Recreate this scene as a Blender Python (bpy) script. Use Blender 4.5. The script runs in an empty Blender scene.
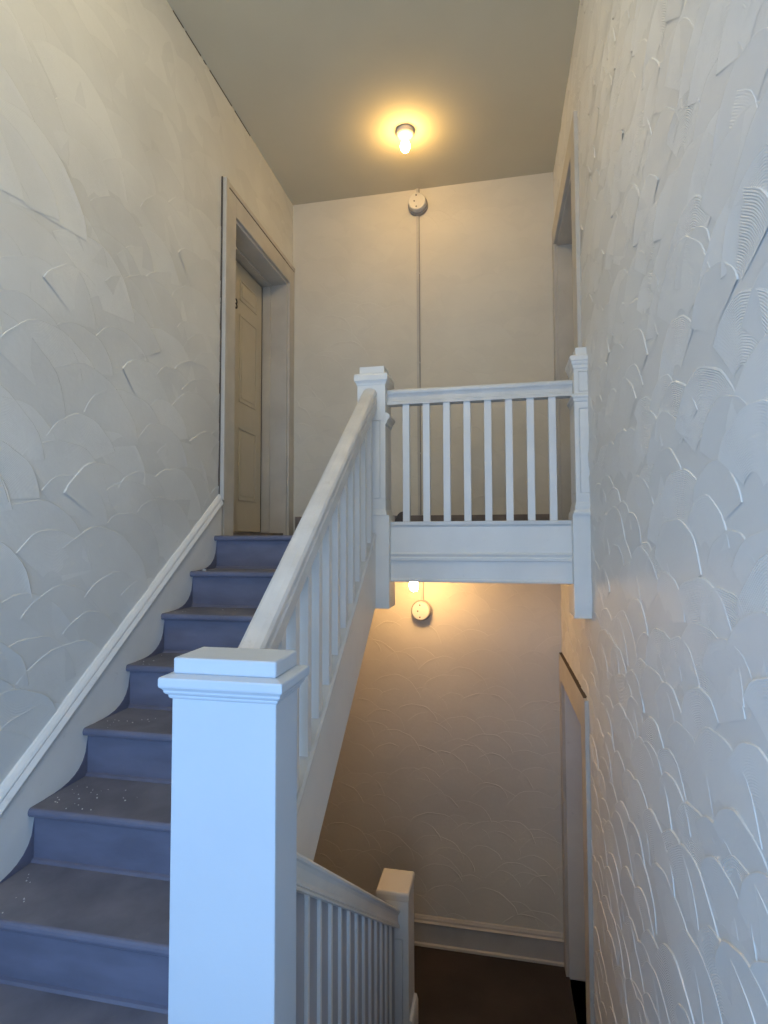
import bpy, bmesh, math, random
from mathutils import Vector, Matrix
random.seed(7)
S = bpy.context.scene
COL = S.collection
PI = math.pi

# ------------------------------------------------------------------ materials
def mat(name, rgb, rough=0.6, var=0.06, vscale=3.0, stain=None, stain_amt=0.0, stain_scale=6.0,
        bump=0.0, bscale=60.0, spec=0.35, rings=False, rgb2=None, stretch=None, fanvar=0):
    m = bpy.data.materials.new(name); m.use_nodes = True
    nt = m.node_tree; N = nt.nodes; L = nt.links
    b = N['Principled BSDF']; b.inputs['Roughness'].default_value = rough
    b.inputs['Specular IOR Level'].default_value = spec
    tc = N.new('ShaderNodeTexCoord')
    mp = N.new('ShaderNodeMapping'); L.new(tc.outputs['Object'], mp.inputs['Vector'])
    if stretch: mp.inputs['Scale'].default_value = stretch
    nz = N.new('ShaderNodeTexNoise'); nz.inputs['Scale'].default_value = vscale
    nz.inputs['Detail'].default_value = 5
    L.new(mp.outputs['Vector'], nz.inputs['Vector'])
    mx = N.new('ShaderNodeMix'); mx.data_type = 'RGBA'
    c2 = rgb2 if rgb2 else [c * (1 - var * 2) for c in rgb]
    mx.inputs['A'].default_value = (*rgb, 1); mx.inputs['B'].default_value = (*c2, 1)
    rp = N.new('ShaderNodeMapRange'); rp.inputs['From Min'].default_value = 0.35; rp.inputs['From Max'].default_value = 0.65
    L.new(nz.outputs['Fac'], rp.inputs['Value']); L.new(rp.outputs['Result'], mx.inputs['Factor'])
    out = mx.outputs['Result']
    if fanvar:
        uv0 = N.new('ShaderNodeUVMap'); uv0.uv_map = 'fan'
        s0 = N.new('ShaderNodeSeparateXYZ'); L.new(uv0.outputs['UV'], s0.inputs['Vector'])
        r0 = N.new('ShaderNodeMapRange'); r0.inputs['From Max'].default_value = 0.6
        r0.inputs['To Min'].default_value = 1 - fanvar; r0.inputs['To Max'].default_value = 1.0
        L.new(s0.outputs['Y'], r0.inputs['Value'])
        v0 = N.new('ShaderNodeVectorMath'); v0.operation = 'SCALE'
        L.new(out, v0.inputs[0]); L.new(r0.outputs['Result'], v0.inputs['Scale']); out = v0.outputs['Vector']
    if stain:
        n2 = N.new('ShaderNodeTexNoise'); n2.inputs['Scale'].default_value = stain_scale; n2.inputs['Detail'].default_value = 8
        n2.inputs['Roughness'].default_value = 0.7
        L.new(mp.outputs['Vector'], n2.inputs['Vector'])
        r2 = N.new('ShaderNodeMapRange'); r2.inputs['From Min'].default_value = 0.62; r2.inputs['From Max'].default_value = 0.72
        r2.inputs['To Max'].default_value = stain_amt
        L.new(n2.outputs['Fac'], r2.inputs['Value'])
        m2 = N.new('ShaderNodeMix'); m2.data_type = 'RGBA'
        L.new(out, m2.inputs['A']); m2.inputs['B'].default_value = (*stain, 1)
        L.new(r2.outputs['Result'], m2.inputs['Factor']); out = m2.outputs['Result']
    L.new(out, b.inputs['Base Color'])
    nrm = None
    if bump:
        n3 = N.new('ShaderNodeTexNoise'); n3.inputs['Scale'].default_value = bscale; n3.inputs['Detail'].default_value = 4
        L.new(mp.outputs['Vector'], n3.inputs['Vector'])
        bp = N.new('ShaderNodeBump'); bp.inputs['Strength'].default_value = 1.0; bp.inputs['Distance'].default_value = bump
        L.new(n3.outputs['Fac'], bp.inputs['Height']); nrm = bp.outputs['Normal']
    if rings:   # comb lines of the plaster trowel, radius in the uv of every fan
        uv = N.new('ShaderNodeUVMap'); uv.uv_map = 'fan'
        sp = N.new('ShaderNodeSeparateXYZ'); L.new(uv.outputs['UV'], sp.inputs['Vector'])
        mu = N.new('ShaderNodeMath'); mu.operation = 'MULTIPLY'; mu.inputs[1].default_value = 2 * PI / 0.0052
        L.new(sp.outputs['X'], mu.inputs[0])
        sn = N.new('ShaderNodeMath'); sn.operation = 'SINE'; L.new(mu.outputs[0], sn.inputs[0])
        nm = N.new('ShaderNodeTexNoise'); nm.inputs['Scale'].default_value = 7; nm.inputs['Detail'].default_value = 3
        L.new(tc.outputs['Object'], nm.inputs['Vector'])
        ad = N.new('ShaderNodeMath'); ad.operation = 'ADD'
        L.new(nm.outputs['Fac'], ad.inputs[0]); L.new(sp.outputs['Y'], ad.inputs[1])
        rm = N.new('ShaderNodeMapRange'); rm.inputs['From Min'].default_value = 0.75; rm.inputs['From Max'].default_value = 1.15
        L.new(ad.outputs[0], rm.inputs['Value'])
        ml = N.new('ShaderNodeMath'); ml.operation = 'MULTIPLY'
        L.new(sn.outputs[0], ml.inputs[0]); L.new(rm.outputs['Result'], ml.inputs[1])
        bp = N.new('ShaderNodeBump'); bp.inputs['Distance'].default_value = rings; bp.inputs['Strength'].default_value = 1.0
        L.new(ml.outputs[0], bp.inputs['Height'])
        if nrm: L.new(nrm, bp.inputs['Normal'])
        nrm = bp.outputs['Normal']
    if nrm: L.new(nrm, b.inputs['Normal'])
    return m

def emit(name, rgb, s):
    m = bpy.data.materials.new(name); m.use_nodes = True
    nt = m.node_tree; nt.nodes.clear()
    e = nt.nodes.new('ShaderNodeEmission'); o = nt.nodes.new('ShaderNodeOutputMaterial')
    e.inputs['Color'].default_value = (*rgb, 1); e.inputs['Strength'].default_value = s
    nt.links.new(e.outputs[0], o.inputs['Surface']); return m

M = {}
M['plasterR'] = mat('plaster_combed', (0.83, 0.82, 0.785), 0.55, 0.03, 1.5, bump=0.0005, bscale=70, rings=0.0007, fanvar=.13)
M['plasterL'] = mat('plaster_soft', (0.79, 0.78, 0.73), 0.6, 0.07, 1.6, bump=0.0008, bscale=50, rings=0.0002, fanvar=.09)
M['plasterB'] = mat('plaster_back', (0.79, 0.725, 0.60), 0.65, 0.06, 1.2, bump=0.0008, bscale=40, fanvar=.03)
M['ceil'] = mat('ceiling_paint', (0.69, 0.63, 0.47), 0.85, 0.04, 1.2, bump=0.0008, bscale=30)
M['white'] = mat('white_gloss_paint', (0.79, 0.77, 0.72), 0.42, 0.03, 5, stain=(0.45, 0.42, 0.38), stain_amt=0.35, stain_scale=18, bump=0.0003, bscale=45)
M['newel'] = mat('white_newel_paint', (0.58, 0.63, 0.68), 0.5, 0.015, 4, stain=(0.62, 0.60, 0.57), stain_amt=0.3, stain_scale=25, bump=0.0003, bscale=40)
M['baluster'] = mat('baluster_paint', (0.79, 0.77, 0.73), 0.45, 0.03, 6, bump=0.0002, bscale=50)
M['rail'] = mat('worn_handrail_paint', (0.70, 0.68, 0.64), 0.4, 0.06, 9, stain=(0.42, 0.37, 0.30), stain_amt=0.4, stain_scale=22, bump=0.0003, bscale=60)
M['casing'] = mat('cream_casing_paint', (0.60, 0.56, 0.49), 0.5, 0.06, 5, stain=(0.42, 0.34, 0.25), stain_amt=0.35, stain_scale=9)
M['door'] = mat('cream_door_paint', (0.62, 0.56, 0.44), 0.45, 0.04, 3)
M['crack'] = mat('dark_gap', (0.12, 0.095, 0.075), 0.9, 0.1)
M['paint'] = mat('blue_stair_paint', (0.165, 0.165, 0.225), 0.42, 0.10, 5, bump=0.0012, bscale=9, stretch=(1, 1, 3.0))
M['tread'] = mat('worn_tread_paint', (0.19, 0.19, 0.225), 0.6, 0.1, 6, rgb2=(0.125, 0.127, 0.16), stain=(0.23, 0.21, 0.19), stain_amt=0.5, stain_scale=10, bump=0.0012, bscale=25)
M['floorlow'] = mat('dark_brown_floor', (0.055, 0.042, 0.036), 0.6, 0.15, 3, bump=0.001, bscale=20)
M['floormid'] = mat('grey_floor', (0.13, 0.125, 0.13), 0.6, 0.1, 4)
M['darkbase'] = mat('brown_baseboard', (0.27, 0.22, 0.19), 0.6, 0.15, 8)
M['plastic'] = mat('cream_plastic', (0.74, 0.70, 0.62), 0.4, 0.02)
M['plastic_shadow_grey'] = mat('grey_plastic_and_shadow', (0.33, 0.30, 0.27), 0.5, 0.03)  # box ring plastic, also the painted shadow beside the conduits
M['metal'] = mat('screw_metal', (0.10, 0.08, 0.07), 0.5, 0.05)
M['porcelain'] = mat('porcelain', (0.78, 0.70, 0.60), 0.35, 0.03)
M['chip'] = mat('paint_chip', (0.6, 0.6, 0.6), 0.7, 0.05)
M['black'] = mat('black_number', (0.012, 0.011, 0.01), 0.5, 0.05)
M['bulb'] = emit('bulb_glow', (1.0, 0.61, 0.19), 140)
M['fill_globe'] = emit('fill_globe_glow', (1.0, 0.85, 0.54), 98)  # glow of the added fill lamp, warms walls and ceiling
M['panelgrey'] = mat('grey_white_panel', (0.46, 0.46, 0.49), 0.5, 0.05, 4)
M['bulblow'] = emit('bulb_glow_lower', (1.0, 0.60, 0.25), 225)

# ------------------------------------------------------------------ mesh helpers
def box(bm, x0, x1, y0, y1, z0, z1, mi=0):
    v = [bm.verts.new((x, y, z)) for x in (x0, x1) for y in (y0, y1) for z in (z0, z1)]
    for q in ((0, 1, 3, 2), (4, 6, 7, 5), (0, 4, 5, 1), (2, 3, 7, 6), (0, 2, 6, 4), (1, 5, 7, 3)):
        f = bm.faces.new([v[i] for i in q]); f.material_index = mi
def prism_x(bm, pts, x0, x1, mi=0):      # pts (y,z)
    a = [bm.verts.new((x0, p[0], p[1])) for p in pts]; b = [bm.verts.new((x1, p[0], p[1])) for p in pts]
    fs = [bm.faces.new(a), bm.faces.new(b[::-1])]
    n = len(pts)
    for i in range(n): fs.append(bm.faces.new((a[i], b[i], b[(i + 1) % n], a[(i + 1) % n])))
    for f in fs: f.material_index = mi
    return fs
def prism_y(bm, pts, y0, y1):            # pts (x,z)
    a = [bm.verts.new((p[0], y0, p[1])) for p in pts]; b = [bm.verts.new((p[0], y1, p[1])) for p in pts]
    bm.faces.new(a); bm.faces.new(b[::-1]); n = len(pts)
    for i in range(n): bm.faces.new((a[i], b[i], b[(i + 1) % n], a[(i + 1) % n]))
def sweep(bm, prof, y0, y1, z0, slope):  # prof (x, dz), vertical end cuts, axis rises with slope
    a = [bm.verts.new((p[0], y0, z0 + p[1])) for p in prof]
    b = [bm.verts.new((p[0], y1, z0 + slope * (y1 - y0) + p[1])) for p in prof]
    bm.faces.new(a); bm.faces.new(b[::-1]); n = len(prof)
    for i in range(n): bm.faces.new((a[i], b[i], b[(i + 1) % n], a[(i + 1) % n]))
def lathe(bm, prof, o, axis='z', n=28):  # prof (r, t) along axis
    rings = []
    for r, t in prof:
        ring = []
        for k in range(n):
            c, s = math.cos(2 * PI * k / n) * r, math.sin(2 * PI * k / n) * r
            p = (o[0] + c, o[1] + s, o[2] + t) if axis == 'z' else (o[0] + c, o[1] + t, o[2] + s)
            ring.append(bm.verts.new(p))
        rings.append(ring)
    for i in range(len(rings) - 1):
        for k in range(n):
            bm.faces.new((rings[i][k], rings[i][(k + 1) % n], rings[i + 1][(k + 1) % n], rings[i + 1][k]))
    bm.faces.new(rings[0]); bm.faces.new(rings[-1][::-1])
def obj(name, bm, mats, parent=None, bevel=0.0, seg=2, smooth=False, norm=True):
    if norm: bmesh.ops.recalc_face_normals(bm, faces=bm.faces)
    if smooth:
        for f in bm.faces: f.smooth = True
    me = bpy.data.meshes.new(name); bm.to_mesh(me); bm.free()
    o = bpy.data.objects.new(name, me); COL.objects.link(o)
    for m in (mats if isinstance(mats, (list, tuple)) else [mats]): me.materials.append(m)
    if parent:
        o.parent = parent
        o.matrix_parent_inverse = Matrix.Translation(parent.location).inverted()
    if bevel:
        md = o.modifiers.new('bevel', 'BEVEL'); md.width = bevel; md.segments = seg; md.limit_method = 'ANGLE'
        md.angle_limit = math.radians(30)
    return o
def empty(name, loc):
    o = bpy.data.objects.new(name, None); COL.objects.link(o); o.location = loc; o.empty_display_size = 0.1; return o
def tag(o, label, cat, group=None):
    o['label'] = label; o['category'] = cat
    if group: o['group'] = group
    return o
def struct(o, label, cat):
    o['kind'] = 'structure'; return tag(o, label, cat)
def B(): return bmesh.new()

# ------------------------------------------------------------------ dimensions
XL, XR, YB, ZC = -1.632, 0.450, 4.272, 2.756
G, R = 0.2555, 0.19
SL = R / G
Y0, Z0 = 2.972, 0.012            # nosing of upper landing
ZM, ZF = Z0 - 8 * R, Z0 - 16 * R  # middle landing, lower floor
def nose(y): return Z0 + SL * (y - Y0)
YR = -0.70                       # rear wall

# ------------------------------------------------------------------ plaster walls with trowel fans
def fans(bm, uvl, plane, u0, u1, v0, v1, holes, Rm, du, dv, h, lip, tilt, rnd, skew=0.0, ampf=None, lipf=1.0, side=None):
    """plane(u,v,w)->xyz. fans overlap like scales with the arc upwards."""
    rr = random.Random(rnd)
    rows = int((v1 - v0) / dv) + 3
    cols = int((u1 - u0) / du) + 2
    for i in range(rows):
        vt = v1 + dv - i * dv
        off = (i % 2) * 0.5 + rr.uniform(-.2, .2)
        for j in range(-1, cols):
            cu = u0 + (j + off + rr.uniform(-.3, .3)) * du
            Rr = Rm * rr.uniform(.72, 1.25)
            top = vt + rr.uniform(-.5, .5) * dv
            cv = top - Rr
            amp = ampf(cu, top) if ampf else 1.0
            rot = rr.gauss(skew, .14)
            seed = rr.random()
            tl = rr.gauss(0, tilt); hh = h * rr.uniform(.6, 1.3) * amp
            ph0 = rr.uniform(0, 6.28); lipa = lip * rr.uniform(.5, 1.3) * amp
            if rr.random() > lipf: lipa *= 0.1
            l0 = rr.uniform(-1.2, .8); l1 = l0 + rr.uniform(.5, 1.6)
            A = 1.15
            nphi = 16
            rads = [Rr * .25, Rr * .5, Rr * .66, Rr * .78, Rr * .88, Rr - .007, Rr - .0035, Rr - .0015, Rr, Rr + .0012]
            grid = []
            for a in range(nphi + 1):
                ph = -A + 2 * A * a / nphi
                wob = 1 + .018 * math.sin(ph * 5 + ph0) + .010 * math.sin(ph * 11 + 2 * ph0)
                inl = 1.0 if l0 < ph < l1 else 0.12
                inl *= (.6 + .4 * math.sin(ph * 9 + ph0))
                line = []
                for k, r in enumerate(rads):
                    q = r * wob
                    x = q * math.sin(ph + rot); y = q * math.cos(ph + rot)
                    t = (y / Rr + .3) / 1.3
                    sd = 1 if side is None else .42 + .58 * (.5 + .5 * max(-1, min(1, x / Rr * 1.3)))
                    w = hh * (.45 * max(0, t) + .55 * max(0, (r / Rr - .45) / .55) ** 1.6) * sd + tl * amp * x / Rr
                    w += [0, 0, 0, 0, 0, .1, .8, 1.0, .6, 0][k] * lipa * inl
                    if k == 9: w = -.001
                    line.append((bm.verts.new(plane(cu + x, cv + y, w)), r))
                grid.append(line)
            for a in range(nphi):
                for k in range(len(rads) - 1):
                    vs = [grid[a][k], grid[a + 1][k], grid[a + 1][k + 1], grid[a][k + 1]]
                    f = bm.faces.new([q[0] for q in vs]); f.smooth = True
                    for lp, q in zip(f.loops, vs): lp[uvl].uv = (q[1], seed * .6)
    # trim outside of the wall and inside the openings
    def uvw(p): return plane.inv(p)
    kill = []
    for f in bm.faces:
        c = f.calc_center_median(); u, v = uvw(c)
        if u < u0 - .002 or u > u1 + .002 or v < v0 or v > v1: kill.append(f); continue
        for (a, b, c_, d) in holes:
            if a < u < b and c_ < v < d: kill.append(f); break
    bmesh.ops.delete(bm, geom=kill, context='FACES')

class PX:      # wall facing +-x
    def __init__(s, x, sg): s.x = x; s.sg = sg
    def __call__(s, u, v, w): return (s.x + s.sg * w, u, v)
    def inv(s, p): return p.y, p.z
class PY:
    def __init__(s, y): s.y = y
    def __call__(s, u, v, w): return (u, s.y - w, v)
    def inv(s, p): return p.x, p.z

# left wall : opening of door 1
LO = (3.225, 4.165, Z0, 2.05)
bm = B(); uvl = bm.loops.layers.uv.new('fan')
pl = PX(XL, 1)
fans(bm, uvl, pl, YR, YB, -1.6, ZC, [(LO[0] - .05, LO[1] + .05, LO[2] - .1, LO[3] + .06), (Y0 + .02, YB, -.5, Z0)],
     .27, .26, .17, .0036, .0014, .0016, 11, skew=.25, ampf=lambda u, v: max(.12, min(1, (2.3 - v) / .8)), lipf=.55)
nf = len(bm.faces)
def wallbox(bm, x0, x1, op):
    box(bm, x0, x1, YR - .1, op[0], ZF - .1, ZC + .1)
    box(bm, x0, x1, op[1], YB + .2, ZF - .1, ZC + .1)
    box(bm, x0, x1, op[0], op[1], op[3], ZC + .1)
    box(bm, x0, x1, op[0], op[1], ZF - .1, op[2])
wallbox(bm, XL - .30, XL, LO)
box(bm, XL - .36, XL - .30, LO[0] - .1, LO[1] + .1, LO[2] - .1, LO[3] + .1)
struct(obj('wall_left', bm, M['plasterL'], norm=False), 'left wall of soft scalloped white plaster beside the blue staircase', 'wall')

# right wall : openings of doors 2 and 3
bm = B(); uvl = bm.loops.layers.uv.new('fan')
RU = (3.20, 4.165, Z0, 2.14); RLo = (3.19, 4.15, ZF, -1.015)
fans(bm, uvl, PX(XR, -1), YR, YB, ZF, ZC, [(RU[0] - .07, RU[1] + .05, RU[2], RU[3] + .06), (RLo[0] - .07, RLo[1] + .05, RLo[2], RLo[3] + .06), (2.99, YB, -.22, Z0)],
     .180, .165, .150, .0054, .0006, .0010, 29, skew=-.10, lipf=.7, side=1)
for (za, zb, op) in ((ZF - .1, -.22, RLo), (-.22, ZC + .1, RU)):
    box(bm, XR, XR + .30, YR - .1, op[0], za, zb); box(bm, XR, XR + .30, op[1], YB + .2, za, zb)
    box(bm, XR, XR + .30, op[0], op[1], op[3], zb); 
    if za < op[2]: box(bm, XR, XR + .30, op[0], op[1], za, op[2])
    box(bm, XR + .30, XR + .36, op[0] - .1, op[1] + .1, op[2] - .05, op[3] + .1)
struct(obj('wall_right', bm, M['plasterR'], norm=False), 'right wall covered in overlapping comb-textured plaster scallops', 'wall')

# back wall
bm = B(); uvl = bm.loops.layers.uv.new('fan')
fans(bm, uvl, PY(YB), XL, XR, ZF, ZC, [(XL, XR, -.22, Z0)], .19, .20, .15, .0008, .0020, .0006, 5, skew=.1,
     ampf=lambda u, v: 1.0 if v < -.2 else max(.25, min(1.3, (2.5 - v) / .9)), lipf=.6)
box(bm, XL - .3, XR + .3, YB, YB + .2, ZF - .1, ZC + .1)
struct(obj('wall_back', bm, M['plasterB'], norm=False), 'back wall of pale plaster with faint curved trowel ridges', 'wall')

# rear wall behind the viewer with the glazed entry doorway
bm = B()
DX0, DX1, DZ1 = -1.58, 0.40, 1.10
box(bm, XL - .3, DX0, YR - .15, YR, ZM, ZC + .1); box(bm, DX1, XR + .3, YR - .15, YR, ZM, ZC + .1)
box(bm, DX0, DX1, YR - .15, YR, DZ1, ZC + .1)
struct(obj('wall_rear', bm, M['plasterB']), 'rear wall with the daylit entry doorway, behind the viewer', 'wall')
bm = B()
for a, b in ((DX0, DX0 + .06), (DX1 - .06, DX1), ((DX0 + DX1) / 2 - .03, (DX0 + DX1) / 2 + .03)): box(bm, a, b, YR - .1, YR - .04, ZM, DZ1 - .06)
box(bm, DX0, DX1, YR - .1, YR - .04, DZ1 - .06, DZ1)
struct(obj('door_4', bm, M['white'], bevel=.003), 'white frame of the entry doorway behind the viewer', 'door')

# ceilings and floors
bm = B(); box(bm, XL - .3, XR + .3, YR - .15, YB + .2, ZC, ZC + .12)
struct(obj('ceiling', bm, M['ceil']), 'beige painted ceiling over stairs and upper landing', 'ceiling')
bm = B()
for (ya, yb) in ((2.52, 2.62), (2.64, 2.80), (2.83, 2.86), (2.90, 3.18), (3.22, 3.45)):
    box(bm, XL + .0005, XL + .0035, ya, yb, ZC - .0055, ZC - .0005)
o = obj('trim_4', bm, M['crack']); struct(o, 'dark hairline crack between left wall and ceiling', 'crack')
bm = B(); box(bm, XL, XR, 3.0, YB, -.05, Z0); box(bm, XR, XR + .30, RU[0], RU[1], -.05, Z0); box(bm, XL - .30, XL, LO[0], LO[1], -.05, Z0)
struct(obj('floor', bm, M['tread']), 'dark painted floor of the upper landing', 'floor')
bm = B(); box(bm, XL, XR, 3.0, YB, -.230, -.05)
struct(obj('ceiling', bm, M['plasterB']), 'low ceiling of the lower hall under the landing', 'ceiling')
bm = B(); box(bm, XL, XR, YR, 1.225, ZM - .12, ZM)
struct(obj('floor', bm, M['floormid']), 'grey floor of the middle landing at the foot of the upper stairs', 'floor')
bm = B(); box(bm, XL, XR, .78, YB, ZF - .1, ZF); box(bm, XR, XR + .30, RLo[0], RLo[1], ZF - .1, ZF)
struct(obj('floor', bm, M['floorlow']), 'very dark brown floor of the lower hall', 'floor')
bm = B(); box(bm, XL, XR, .78, .90, ZF, ZM - .12)
struct(obj('wall_front', bm, M['plasterB']), 'closing wall under the middle landing', 'wall')

# ------------------------------------------------------------------ upper staircase
st = empty('staircase', (-1.12, 1.184, ZM))
tag(st, 'straight flight of worn blue-painted wooden steps rising along the left wall', 'stairs')
XT0, XT1 = XL + .025, -.70
def tread_prof(yn, zn, depth, th=.030):
    pts = [(yn + depth, zn), (yn + .008, zn)]
    for k in range(1, 6):
        a = PI / 2 + PI * k / 6
        pts.append((yn + .008 + .011 * math.cos(a), zn - th / 2 + th / 2 * math.sin(a)))
    pts += [(yn + .008, zn - th), (yn + depth, zn - th)]
    return pts
def flight(parent, n0, n1, yfun, zfun, x0, x1, depth0):
    for n in range(n0, n1):
        yn, zn = yfun(n), zfun(n)
        bm = B()
        rnd = random.Random(n)
        P = tread_prof(yn, zn, depth0 if n == n0 else G + .045)
        fs = prism_x(bm, P, x0, x1)
        fs[2].material_index = 1       # the walked-on top is worn
        bmesh.ops.recalc_face_normals(bm, faces=bm.faces)
        o = obj('tread', bm, [M['paint'], M['tread']], parent)
        bm = B()
        box(bm, x0, x1, yn + .026, yn + .045, zn - R, zn - .030)
        # small quarter bead at the foot of the riser
        prism_x(bm, [(yn + .026, zn - R), (yn + .014, zn - R), (yn + .018, zn - R + .008), (yn + .026, zn - R + .012)], x0, x1)
        obj('riser', bm, M['paint'], parent)
yU = lambda n: Y0 - G * n
zU = lambda n: Z0 - R * n
flight(st, 0, 8, yU, zU, XT0, XT1, .028)
# skirting board on the wall with moulded cap
SK = [(XL, -.42), (XL + .025, -.42), (XL + .025, .106), (XL + .022, .110), (XL + .022, .114), (XL + .033, .118),
      (XL + .036, .130), (XL + .030, .142), (XL + .024, .152), (XL + .026, .160), (XL + .020, .172), (XL + .010, .184), (XL, .186)]
bm = B(); sweep(bm, SK, .93, 3.058, nose(.93), SL)
obj('skirting_board', bm, M['white'], st)
# blue paint run up the skirting in the corners
bm = B()
for n in range(1, 9):
    yr, zt = yU(n - 1) + .026, zU(n)
    pts = [(yr + .001, zt), (yr + .001, zt + .150)]
    for k in range(0, 9):
        a = k / 8
        yy = yr - .004 - .205 * a ** 1.7; zz = zt + .125 * (1 - a) ** 2.3 + .001
        pts.append((yy, zz))
    pts.append((yr - .215, zt - .001))
    prism_x(bm, pts, XL + .024, XL + .0268)
obj('corner_paint', bm, M['paint'], st)
# outer closed string with cap strip, soffit
bm = B()
XS = -.633
sweep(bm, [(-.70, .085 - .40), (XS, .085 - .40), (XS, .047), (-.70, .047)], 1.29, 2.894, nose(1.29), SL)
obj('stringer', bm, M['white'], st, bevel=.003)
bm = B(); sweep(bm, [(-.722, .048), (XS + .004, .048), (XS + .005, .062), (XS - .003, .073), (-.722, .073)], 1.30, 2.894, nose(1.30), SL)
obj('stringer_cap', bm, M['rail'], st)
bm = B(); sweep(bm, [(XL, -.30), (-.70, -.30), (-.70, -.27), (XL, -.27)], 1.29, 2.95, nose(1.29), SL)
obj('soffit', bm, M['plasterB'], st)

# ------------------------------------------------------------------ lower staircase (descends on the right)
s2 = empty('staircase', (0, 3.24, ZF))
tag(s2, 'lower flight descending beside the right wall to the lower hall', 'stairs')
yD = lambda n: 1.20 + G * n
def flight_down():
    for n in range(0, 8):
        yn, zn = yD(n), ZM - R * n
        bm = B()
        if n:
            box(bm, -.53, XR - .006, yn - G - .02, yn, zn - .03, zn); obj('tread', bm, [M['tread']], s2, bevel=.006)
            bm = B()
        box(bm, -.53, XR - .006, yn - .045, yn - .026, zn - R, zn - .03); obj('riser', bm, M['paint'], s2)
flight_down()
bm = B(); zs = lambda y: ZM - SL * (y - 1.20)
sweep(bm, [(-.61, -.34), (-.53, -.34), (-.53, .06), (-.61, .06)], 1.31, 3.02, zs(1.31), -SL)
obj('stringer', bm, M['white'], s2, bevel=.003)
bm = B()
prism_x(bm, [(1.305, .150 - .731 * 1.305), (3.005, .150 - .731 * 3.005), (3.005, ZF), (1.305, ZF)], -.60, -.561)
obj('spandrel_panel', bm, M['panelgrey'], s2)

# ------------------------------------------------------------------ newels
def newel_layers(bm, x0, x1, y0, y1, layers, zlim=None):
    for e, za, zb in layers: box(bm, x0 - e, x1 + e, y0 - e, y1 + e, za, zb)

# big box newel in front
nx0, nx1, ny0, ny1 = -.732, -.480, 1.168, 1.303
t = empty('newel_post', ((nx0 + nx1) / 2, (ny0 + ny1) / 2, ZM))
tag(t, 'thick plain white newel post with moulded cap in the foreground', 'newel post')
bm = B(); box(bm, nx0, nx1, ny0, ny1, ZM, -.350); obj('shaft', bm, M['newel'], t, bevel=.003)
bm = B()
def cap_ring(bm, x0, x1, y0, y1, prof):    # prof (overhang, z) going up, mitred corners
    rings = []
    for e, z in prof:
        rings.append([bm.verts.new(p) for p in ((x0 - e, y0 - e, z), (x1 + e, y0 - e, z), (x1 + e, y1 + e, z), (x0 - e, y1 + e, z))])
    for a, b in zip(rings, rings[1:]):
        for k in range(4): bm.faces.new((a[k], a[(k + 1) % 4], b[(k + 1) % 4], b[k]))
    bm.faces.new(rings[0]); bm.faces.new(rings[-1])
cap_ring(bm, nx0, nx1, ny0, ny1, [(.000, -.366), (.004, -.364), (.006, -.360), (.006, -.356), (.011, -.353), (.014, -.349), (.014, -.345), (.017, -.341), (.0215, -.337), (.0225, -.333), (.0225, -.319), (.021, -.315), (.002, -.311), (-.002, -.310)])
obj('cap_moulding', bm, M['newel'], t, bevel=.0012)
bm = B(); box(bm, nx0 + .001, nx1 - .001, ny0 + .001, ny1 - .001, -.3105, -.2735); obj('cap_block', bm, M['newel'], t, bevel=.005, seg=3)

# landing newel with panelled shaft
lx0, lx1, ly0, ly1 = -.733, -.580, 2.894, 3.060
t = empty('newel_post', (-.65, 2.97, -.378))
tag(t, 'panelled white newel post at the landing edge, top of the sloping handrail', 'newel post')
def panelled_shaft(bm, x0, x1, y0, y1, z0, z1, panels, sides='F', inset=.004, m=.028):
    box(bm, x0 + inset, x1 - inset, y0 + inset, y1 - inset, z0, z1)
    # stiles and rails standing proud around the recessed panels
    edges = [z0] + [z for p in panels for z in p] + [z1]
    for i in range(0, len(edges), 2):
        box(bm, x0, x1, y0, y1, edges[i], edges[i + 1])
    for (a, b) in panels:
        for (xa, xb) in ((x0, x0 + m), (x1 - m, x1)):
            for (ya, yb) in ((y0, y0 + m), (y1 - m, y1)): box(bm, xa, xb, ya, yb, a, b)
        g = .004     # flat panels set in narrow grooves
        box(bm, x0 + m + g, x1 - m - g, y0 + .001, y1 - .001, a + g, b - g)
        box(bm, x0 + .001, x1 - .001, y0 + m + g, y1 - m - g, a + g, b - g)
bm = B(); panelled_shaft(bm, lx0, lx1, ly0, ly1, .125, .83, [(.205, .625)], m=.026, inset=.008); obj('shaft', bm, M['white'], t, bevel=.0015)
bm = B()
cap_ring(bm, lx0, lx1, ly0, ly1, [(.0, .815), (.003, .820), (.005, .828), (.010, .836), (.015, .842), (.015, .868), (.012, .878), (-.008, .884)])
obj('cap_moulding', bm, M['white'], t, bevel=.001)
bm = B(); box(bm, lx0 + .010, lx1 - .006, ly0 + .008, ly1 - .008, .880, .922); obj('cap_block', bm, M['white'], t, bevel=.003)
bm = B(); prism_y(bm, [(lx1 - .001, .605), (lx1 + .006, .608), (lx1 + .010, .625), (lx1 + .022, .640), (lx1 + .022, .655), (lx1 + .012, .664), (lx1 - .001, .667)], ly0 + .003, ly1)
obj('neck_moulding', bm, M['white'], t)
bm = B(); box(bm, lx0 - .003, -.560, 2.889, 3.060, -.376, .116); cap_ring(bm, lx0, lx1, ly0, ly1, [(.006, .112), (.009, .118), (.006, .128), (.0, .150)])
obj('base_block', bm, M['white'], t, bevel=.004)

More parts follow.
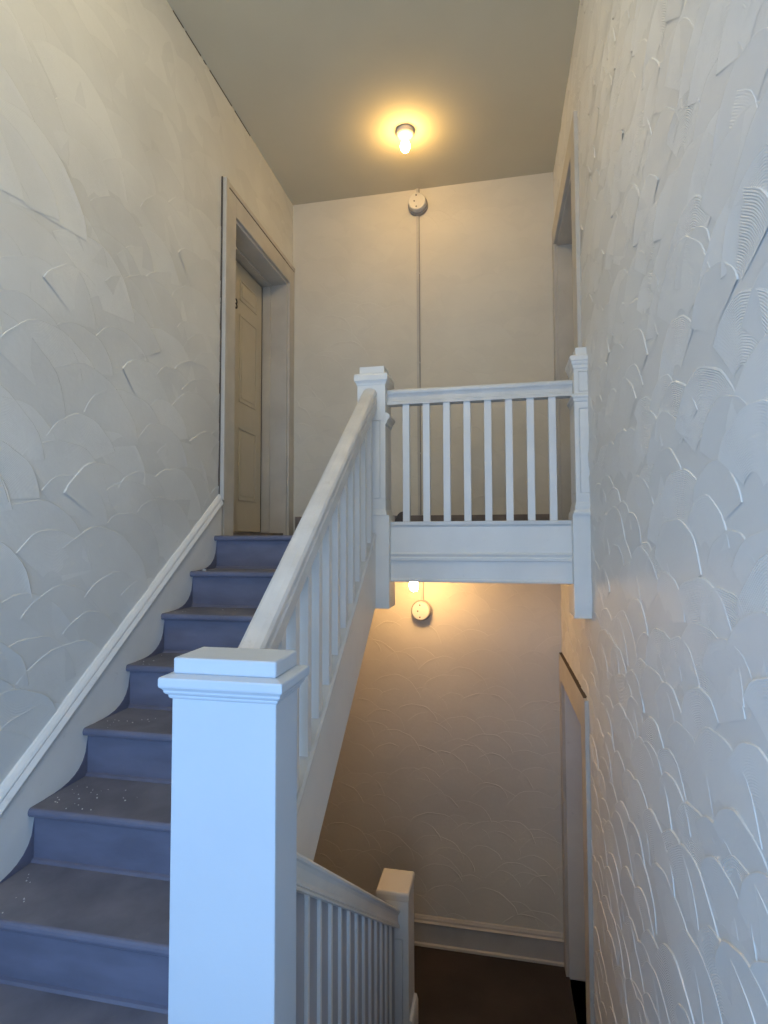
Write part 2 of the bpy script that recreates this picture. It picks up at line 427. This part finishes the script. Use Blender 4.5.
# half newel against the right wall
t = empty('newel_post', (.41, 2.97, -.40))
tag(t, 'half newel post fixed to the right wall at the end of the landing rail', 'newel post')
hx0, hx1, hy0, hy1 = .384, .470, 2.890, 3.070
hx1 = XR - .0005
bm = B(); panelled_shaft(bm, hx0, hx1 + .03, hy0, hy1, .165, .86, [(.215, .640), (.722, .825)], m=.020, inset=.008)
for v in bm.verts:
    if v.co.x > XR: v.co.x = XR - .0005
obj('shaft', bm, M['white'], t, bevel=0)
bm = B(); box(bm, .366, XR - .0005, 2.885, 3.06, -.392, .112); box(bm, .362, XR - .0005, 2.881, 3.06, -.400, -.392); obj('base_block', bm, M['white'], t, bevel=.002)
bm = B()
def half_ring(bm, x0, y0, y1, prof):
    rings = []
    for e, z in prof:
        rings.append([bm.verts.new(p) for p in ((x0 - e, y0 - e, z), (XR - .0005, y0 - e, z), (XR - .0005, y1 + e, z), (x0 - e, y1 + e, z))])
    for a, b in zip(rings, rings[1:]):
        for k in range(4): bm.faces.new((a[k], a[(k + 1) % 4], b[(k + 1) % 4], b[k]))
    bm.faces.new(rings[0]); bm.faces.new(rings[-1])
half_ring(bm, hx0, hy0, hy1, [(.0, .838), (.004, .842), (.006, .856), (.011, .862), (.012, .874), (.017, .880), (.019, .900), (.012, .905), (-.006, .909)])
obj('cap_moulding', bm, M['white'], t)
bm = B(); box(bm, .394, XR - .0005, 2.90, 3.05, .905, .950); obj('cap_block', bm, M['white'], t, bevel=.003)
bm = B(); half_ring(bm, hx0, hy0, hy1, [(.0, .672), (.004, .676), (.006, .688), (.013, .697), (.013, .706), (.0, .714)]); obj('neck_moulding', bm, M['white'], t)
bm = B(); half_ring(bm, hx0, hy0, hy1, [(.014, .108), (.014, .120), (.006, .134), (.005, .150), (.0, .172)]); obj('base_moulding', bm, M['white'], t)

# lower newel
t = empty('newel_post', (-.57, 3.11, ZF))
tag(t, 'short white newel post at the foot of the lower rail, seen from above', 'newel post')
bx0, bx1, by0, by1 = -.660, -.483, 3.006, 3.215
bm = B(); panelled_shaft(bm, bx0 + .002, bx1 - .003, by0 + .004, by1 - .004, ZF, -1.93, [(-2.85, -2.13)], m=.030, inset=.010); obj('shaft', bm, M['white'], t, bevel=.0015)
bm = B(); cap_ring(bm, bx0, bx1, by0, by1, [(-.004, -1.935), (0, -1.932), (.002, -1.905), (.0, -1.893), (-.006, -1.888)]); obj('cap_block', bm, M['plastic'], t, bevel=.003)
bm = B(); sweep(bm, [(bx1 - .006, 0), (bx1 + .018, 0), (bx1 + .018, .45), (bx1 + .010, .475), (bx1 - .006, .48)], by0 + .02, by1 - .004, ZF, 0); obj('base_block', bm, M['white'], t)

# ------------------------------------------------------------------ balustrades
def baluster(parent, x0, x1, y0, y1, zb, zt, m=None, sb=0, stp=0):
    """square stick, ends cut to the slopes below and above"""
    bm = B()
    v = []
    for (x, y) in ((x0, y0), (x1, y0), (x1, y1), (x0, y1)):
        v.append(((x, y, zb + sb * (y - y0)), (x, y, zt + stp * (y - y0))))
    a = [bm.verts.new(p[0]) for p in v]; b = [bm.verts.new(p[1]) for p in v]
    bm.faces.new(a); bm.faces.new(b)
    for k in range(4): bm.faces.new((a[k], a[(k + 1) % 4], b[(k + 1) % 4], b[k]))
    return obj('baluster', bm, m or M['baluster'], parent, bevel=.0012, seg=1)

# upper sloping balustrade
b1 = empty('stair_railing', (-.67, 1.31, nose(1.31)))
tag(b1, 'sloping white railing with worn rounded handrail along the blue stairs', 'railing')
RP = [(-.036, -.118), (-.038, -.050), (-.036, -.030), (-.030, -.012), (-.018, -.002), (.0, .0), (.018, -.002), (.034, -.011), (.041, -.024), (.042, -.040), (.037, -.048), (.037, -.054), (.043, -.060), (.043, -.110), (.035, -.118)]
bm = B(); zt = lambda y: .802 + SL * (y - 2.894)
sweep(bm, [(-.668 + a, b) for a, b in RP], 1.304, 2.893, zt(1.304), SL)
obj('handrail', bm, M['rail'], b1)
for k in range(-3, 10):
    y = 1.728 + .1208 * k
    baluster(b1, -.685, -.643, y, y + .036, nose(y) + .074, zt(y) - .116, sb=SL, stp=SL)

# landing balustrade
b2 = empty('landing_railing', (-.1, 2.97, .06))
tag(b2, 'level white railing with eight square balusters across the upper landing', 'railing')
LR = [(2.946, .718), (2.946, .726), (2.950, .730), (2.950, .738), (2.956, .744), (2.958, .760), (2.952, .772), (2.946, .778), (2.944, .786), (2.946, .797), (2.956, .803), (3.000, .803), (3.008, .794), (3.004, .744), (3.004, .718)]
bm = B(); prism_x(bm, LR, -.580, hx0)
obj('top_rail', bm, M['rail'], b2)
for cx in (-.478, -.368, -.259, -.151, -.043, .065, .174, .283):
    baluster(b2, cx - .0185, cx + .0185, 2.955, 2.990, .083, .719)

# fascia beam under it
b3 = empty('landing_fascia', (-.1, 2.97, -.238))
tag(b3, 'wide white fascia board with a moulded band along the landing edge', 'fascia')
bm = B(); box(bm, -.560, .366, 2.936, 3.0, .062, .083); box(bm, -.560, .366, 2.941, 3.0, .054, .062); obj('cap_strip', bm, M['rail'], b3, bevel=.002)
bm = B(); box(bm, -.560, .366, 2.944, 3.0, -.235, .054); obj('board', bm, M['white'], b3)
bm = B(); prism_x(bm, [(2.9445, -.083), (2.930, -.085), (2.928, -.091), (2.932, -.099), (2.934, -.104), (2.931, -.110), (2.933, -.124), (2.9445, -.127)], -.560, .366); obj('moulding', bm, M['white'], b3)
bm = B(); prism_x(bm, [(2.9445, -.220), (2.937, -.222), (2.934, -.228), (2.936, -.236), (2.9445, -.238)], -.560, .366); obj('bottom_bead', bm, M['white'], b3)

# lower sloping balustrade
b4 = empty('stair_railing', (-.57, 3.0, ZF + .1))
tag(b4, 'lower white railing descending behind the foreground newel post', 'railing')
SD = -.731
zr = lambda y: (-1.960 + SD * (y - 2.984))
LP = [(-.615, -.098), (-.615, -.016), (-.605, -.002), (-.590, .003), (-.545, .003), (-.532, -.001), (-.529, -.008), (-.531, -.016), (-.537, -.022), (-.541, -.034), (-.541, -.066), (-.537, -.074), (-.534, -.077), (-.534, -.083), (-.538, -.085), (-.533, -.089), (-.533, -.097)]
bm = B(); sweep(bm, LP, 1.304, 3.008, zr(1.304), SD); obj('handrail', bm, M['white'], b4)
for k in range(-1, 13):
    y = 1.472 + .1158 * k
    baluster(b4, -.575, -.550, y, y + .017, zs(y) + .06, zr(y) - .094, sb=-SL, stp=SD)

# ------------------------------------------------------------------ doors
def casing_obj(name, boxes, parent, m='casing', bevel=.002):
    bm = B()
    for b in boxes: box(bm, *b)
    return obj(name, bm, M[m], parent, bevel=bevel)

d1 = empty('door_1', (XL, 3.7, Z0)); struct(d1, 'deep-set cream panel door numbered 3 at the top of the stairs', 'door')
casing_obj('casing', [(XL, XL + .018, 3.098, 3.225, Z0, 2.18), (XL, XL + .018, 4.165, 4.268, Z0, 2.18), (XL, XL + .018, 3.225, 4.165, 2.05, 2.18)], d1)
casing_obj('back_band', [(XL, XL + .034, 3.062, 3.097, .225, 2.21), (XL, XL + .024, 3.098, 4.268, 2.183, 2.213)], d1, 'casing')
casing_obj('gap', [(XL + .0005, XL + .010, 3.057, 3.062, .225, 2.213), (XL + .0005, XL + .0192, 3.10, 4.262, 2.1795, 2.1835)], d1, 'crack', 0)
casing_obj('jamb', [(XL - .30, XL, 4.146, 4.164, Z0, 2.032), (XL - .30, XL, 3.226, 3.244, Z0, 2.032), (XL - .30, XL, 3.226, 4.164, 2.032, 2.05)], d1)
casing_obj('stop', [(XL - .20, XL - .135, 4.132, 4.146, Z0 + .03, 2.02), (XL - .20, XL - .135, 3.244, 3.258, Z0 + .03, 2.02), (XL - .20, XL - .135, 3.244, 4.146, 2.018, 2.032)], d1)
casing_obj('threshold', [(XL - .26, XL - .02, 3.244, 4.146, Z0, Z0 + .022)], d1, 'darkbase')
XD = XL - .203
casing_obj('gap', [(XL - .215, XL - .204, 4.1225, 4.1318, Z0 + .03, 2.012)], d1, 'crack', 0)
bm = B()
yL0, yL1, zL0, zL1 = 3.25, 4.122, Z0 + .032, 2.012
box(bm, XD - .038, XD, yL0, yL1, zL0, zL1)
leaf = obj('door_leaf', bm, M['door'], d1, bevel=.002)
def panel(bm, ya, yb, za, zb):
    prof = [(.0, .0005), (.006, -.0035), (.018, -.004), (.040, .0035)]
    rings = []
    for d, x in prof:
        x_ = XD + x + .001
        rings.append([bm.verts.new(p) for p in ((x_, ya + d, za + d), (x_, yb - d, za + d), (x_, yb - d, zb - d), (x_, ya + d, zb - d))])
    for a, b in zip(rings, rings[1:]):
        for k in range(4): bm.faces.new((a[k], a[(k + 1) % 4], b[(k + 1) % 4], b[k]))
    bm.faces.new(rings[-1])
def raised(bm, ya, yb, za, zb):   # bead ring and raised field standing on the leaf
    for (a, b, c, d) in ((ya, yb, zb - .012, zb), (ya, yb, za, za + .012), (ya, ya + .012, za, zb), (yb - .012, yb, za, zb)):
        box(bm, XD, XD + .006, a, b, c, d)
    box(bm, XD, XD + .004, ya + .035, yb - .035, za + .035, zb - .035)
cols_ = [(3.35, 3.64), (3.73, 4.02)]
for (ya, yb) in cols_:
    for (za, zb) in ((1.745, 1.90), (.99, 1.64), (.27, .80)):
        bm = B(); raised(bm, ya, yb, za, zb); obj('panel', bm, M['door'], leaf, bevel=.0025)
cu = bpy.data.curves.new('number', 'FONT'); cu.body = '3'; cu.size = .105; cu.extrude = .002; cu.align_x = 'CENTER'
to = bpy.data.objects.new('tmp', cu); COL.objects.link(to)
dg = bpy.context.evaluated_depsgraph_get(); me = bpy.data.meshes.new_from_object(to.evaluated_get(dg))
bpy.data.objects.remove(to)
me.transform(Matrix.Translation((XD + .0025, 3.672, 1.655)) @ Matrix.Rotation(PI / 2, 4, 'Z') @ Matrix.Rotation(PI / 2, 4, 'X'))
no = bpy.data.objects.new('number', me); COL.objects.link(no); me.materials.clear(); me.materials.append(M['black'])
no.parent = leaf; no['label'] = 'black number 3'

def right_door(name, op, ztop, label, near0, headm):
    d = empty(name, (XR, 3.68, op[2])); struct(d, label, 'door')
    e = .0225
    casing_obj('casing', [(XR - e, XR, near0, op[0], op[2], ztop), (XR - e, XR, op[1], YB - .008, op[2], ztop), (XR - e, XR, op[0], op[1], op[3], ztop)], d, headm)
    casing_obj('jamb', [(XR, XR + .30, op[1] - .018, op[1], op[2], op[3] - .018), (XR, XR + .30, op[0], op[0] + .018, op[2], op[3] - .018), (XR, XR + .30, op[0], op[1], op[3] - .018, op[3])], d, 'white' if name == 'door_3' else headm)
    bm = B(); box(bm, XR + .20, XR + .24, op[0] + .02, op[1] - .02, op[2] + .01, op[3] - .02); obj('door_leaf', bm, M['door'], d, bevel=.002)
    return d
d2 = right_door('door_2', RU, 2.29, 'upper doorway in the right wall beyond the half newel post', 3.045, 'casing')
d3 = right_door('door_3', RLo, -.842, 'lower doorway with pale head casing in the right wall by the dark floor', 3.048, 'casing')
casing_obj('gap', [(XR - .021, XR - .0005, 3.10, YB - .02, -.842, -.837)], d3, 'crack', 0)

# ------------------------------------------------------------------ baseboards
bm = B()
prism_x(bm, [(YB - .02, ZF), (YB - .02, ZF + .155), (YB - .030, ZF + .160), (YB - .034, ZF + .170), (YB - .022, ZF + .180), (YB - .020, ZF + .192), (YB - .010, ZF + .207), (YB, ZF + .210), (YB, ZF)], XL, XR - .024)
prism_x(bm, [(YB - .02, ZF), (YB - .034, ZF), (YB - .032, ZF + .016), (YB - .02, ZF + .022)], XL, XR - .024)
struct(obj('baseboard_back', bm, M['casing']), 'cream moulded baseboard along the back wall of the lower hall', 'baseboard')
bm = B(); box(bm, XL + .036, XR - .024, YB - .018, YB, Z0, Z0 + .155)
struct(obj('baseboard_landing', bm, M['darkbase'], bevel=.003), 'low brown baseboard on the landing behind the balusters', 'baseboard')
# torn dark piece on that baseboard, beside the landing newel
bm = B(); pts = []
for k in range(9):
    a = PI / 2 * k / 8; pts.append((-.785 + .068 * (1 - math.cos(a)), Z0 + .04 + .145 * math.sin(a)))
pts += [(-.700, Z0 + .185), (-.700, Z0 + .004), (-.785, Z0 + .004)]
prism_y(bm, pts, YB - .030, YB - .0185)
tag(obj('torn_flap', bm, M['metal']), 'small dark curved scrap at floor level behind the first landing baluster', 'scrap')

# ------------------------------------------------------------------ wall boxes and surface raceway
def round_box(x, z, label, grp):
    t = empty('junction_box', (x, YB, z)); tag(t, label, 'junction box')
    bm = B(); lathe(bm, [(.076, -.001), (.078, -.004), (.078, -.030), (.074, -.034)], (x, YB, z), 'y', 40); obj('base_ring', bm, M['plastic_shadow_grey'], t, smooth=False)
    bm = B(); lathe(bm, [(.066, -.033), (.068, -.036), (.068, -.076), (.066, -.082), (.060, -.085)], (x, YB, z), 'y', 40); cv = obj('cover', bm, M['plastic'], t)
    for dx, dz in ((-.004, .045), (-.020, .0), (-.004, -.045)):
        bm = B(); lathe(bm, [(.006, -.084), (.006, -.087), (.003, -.088)], (x + dx, YB, z + dz), 'y', 10); obj('screw', bm, M['metal'], cv)
round_box(-.584, 2.612, 'round cream junction box near the ceiling above the long conduit', None)
round_box(-.574, -.556, 'round cream junction box on the lower wall beneath the landing', None)
def conduit(z0, z1, label, x=-.589):
    bm = B(); box(bm, x - .010, x + .009, YB - .014, YB + .0, z0, z1)
    t = tag(obj('conduit', bm, M['casing'], bevel=.002), label, 'conduit')
    bm = B(); box(bm, x + .009, x + .016, YB - .008, YB, z0, z1); obj('shadow_strip', bm, M['plastic_shadow_grey'], t)  # painted shadow: grey strip stands in for shade along the conduit
    for q in range(3):
        zz = z0 + (z1 - z0) * (.2 + .3 * q)
        if z1 - z0 > 1:
            bm = B(); box(bm, x - .012, x + .016, YB - .015, YB, zz, zz + .010); obj('clip', bm, M['casing'], t)
conduit(.17, 2.54, 'long thin surface conduit running down the upper back wall')
conduit(2.685, ZC, 'short conduit stub joining the upper junction box to the ceiling')
conduit(-.485, -.230, 'short conduit dropping from the lower ceiling to the lower junction box', -.572)

# ------------------------------------------------------------------ bare bulb lights
def lamp(x, y, zc, label, m, drop=.0):
    t = empty('ceiling_light', (x, y, zc)); tag(t, label, 'light')
    bm = B(); lathe(bm, [(.058, 0), (.060, -.004), (.060, -.024), (.054, -.034), (.034, -.042), (.026, -.046), (.024, -.054), (.020, -.057)], (x, y, zc), 'z', 32); obj('lamp_holder', bm, M['porcelain'], t, smooth=True)
    bm = B()
    pr = [(.013, -.053), (.014, -.062), (.022, -.076), (.030, -.092), (.033, -.108), (.031, -.124), (.024, -.138), (.012, -.147), (.003, -.149)]
    lathe(bm, [(r_, z_) for r_, z_ in pr], (x, y, zc), 'z', 28); obj('bulb', bm, m, t, smooth=True)
lamp(-.582, 3.622, ZC, 'glowing bare bulb in a porcelain holder on the high ceiling', M['bulb'])
lamp(-.577, 3.88, -.230, 'glowing bare bulb just under the landing beside the lower junction box', M['bulblow'])

t = empty('ceiling_light', (-.60, .95, ZC)); tag(t, 'round unseen lamp added for warm fill over the middle landing, out of frame', 'light')  # invented fixture out of view, put in as warm fill light
bm = B(); lathe(bm, [(.07, 0), (.072, -.02), (.05, -.035)], (-.60, .95, ZC), 'z', 32); obj('fill_lamp_base', bm, M['porcelain'], t, smooth=True)
bm = B(); lathe(bm, [(.05, -.034)] + [(.10 * math.sin(a), -.12 - .10 * math.cos(a) * -1) for a in [k * PI / 16 for k in range(3, 16)]][::1], (-.60, .95, ZC), 'z', 32); obj('fill_globe', bm, M['fill_globe'], t, smooth=True)
# ------------------------------------------------------------------ crumbs
bm = B()
rr = random.Random(3)
def crumb(bm, x, y, z, s):
    c = Vector((x, y, z + s * .5)); m = Matrix.Rotation(rr.uniform(0, 6), 3, 'Z')
    vs = []
    for dx in (-1, 1):
        for dy in (-1, 1):
            for dz in (-1, 1):
                vs.append(bm.verts.new(c + m @ Vector((dx * s * rr.uniform(.5, 1), dy * s * rr.uniform(.4, .9), dz * s * .5))))
    for q in ((0, 1, 3, 2), (4, 6, 7, 5), (0, 4, 5, 1), (2, 3, 7, 6), (0, 2, 6, 4), (1, 5, 7, 3)): bm.faces.new([vs[i] for i in q])
for n, c in ((5, 26), (4, 12), (6, 8), (3, 5), (2, 4)):
    for k in range(c):
        crumb(bm, XL + .05 + abs(rr.gauss(0, .13)), yU(n) + rr.uniform(.02, .21), zU(n), rr.uniform(.0012, .0030))
o = tag(obj('plaster_crumbs', bm, M['chip']), 'scattered tiny white crumbs on the stair treads near the skirting', 'crumbs'); o['kind'] = 'stuff'
bm = B(); crumb(bm, -1.545, 2.752, zU(1), .010)
tag(obj('plaster_chip', bm, M['chip'], bevel=.002), 'small white chip lying on the step below the top', 'chip')

for o in list(COL.objects):
    g = {'newel post': 'newel posts of the stairs', 'junction box': 'round junction boxes on the back wall', 'light': 'ceiling lights',
         'conduit': 'surface conduits on the back wall', 'railing': 'white balustrades', 'stairs': 'flights of stairs'}.get(o.get('category'))
    if g and not o.parent: o['group'] = g
# ------------------------------------------------------------------ light from outside
W = bpy.data.worlds.new('sky'); S.world = W; W.use_nodes = True
bg = W.node_tree.nodes['Background']; bg.inputs['Color'].default_value = (.55, .72, 1, 1); bg.inputs['Strength'].default_value = 1.0
def area(name, loc, rot, sx, sy, e, c):
    l = bpy.data.lights.new(name, 'AREA'); l.shape = 'RECTANGLE'; l.size = sx; l.size_y = sy; l.energy = e; l.color = c
    o = bpy.data.objects.new(name, l); COL.objects.link(o); o.location = loc; o.rotation_euler = rot; return o
area('doorway_daylight', ((DX0 + DX1) / 2, YR - .16, (ZM + DZ1) / 2), (PI / 2, 0, 0), DX1 - DX0, DZ1 - ZM, 57, (.28, .545, .98))

# ------------------------------------------------------------------ camera
cam = bpy.data.cameras.new('camera'); co = bpy.data.objects.new('camera', cam); COL.objects.link(co)
cam.sensor_fit = 'HORIZONTAL'; cam.sensor_width = 36; cam.lens = 36 * 557.67 / 768; cam.clip_start = .02
r_ = Vector((0.9799576, 0.1991859, -0.00284297)); u_ = Vector((0.01178241, -0.04370897, 0.99897482)); f_ = Vector((-0.19885743, 0.97898647, 0.04517982))
co.matrix_world = Matrix(((r_.x, u_.x, -f_.x, 0), (r_.y, u_.y, -f_.y, 0), (r_.z, u_.z, -f_.z, 0), (0, 0, 0, 1)))
S.camera = co
vs = S.view_settings; vs.view_transform = 'Standard'; vs.look = 'None'; vs.gamma = 1; vs.use_curve_mapping = False; vs.exposure = 0.0
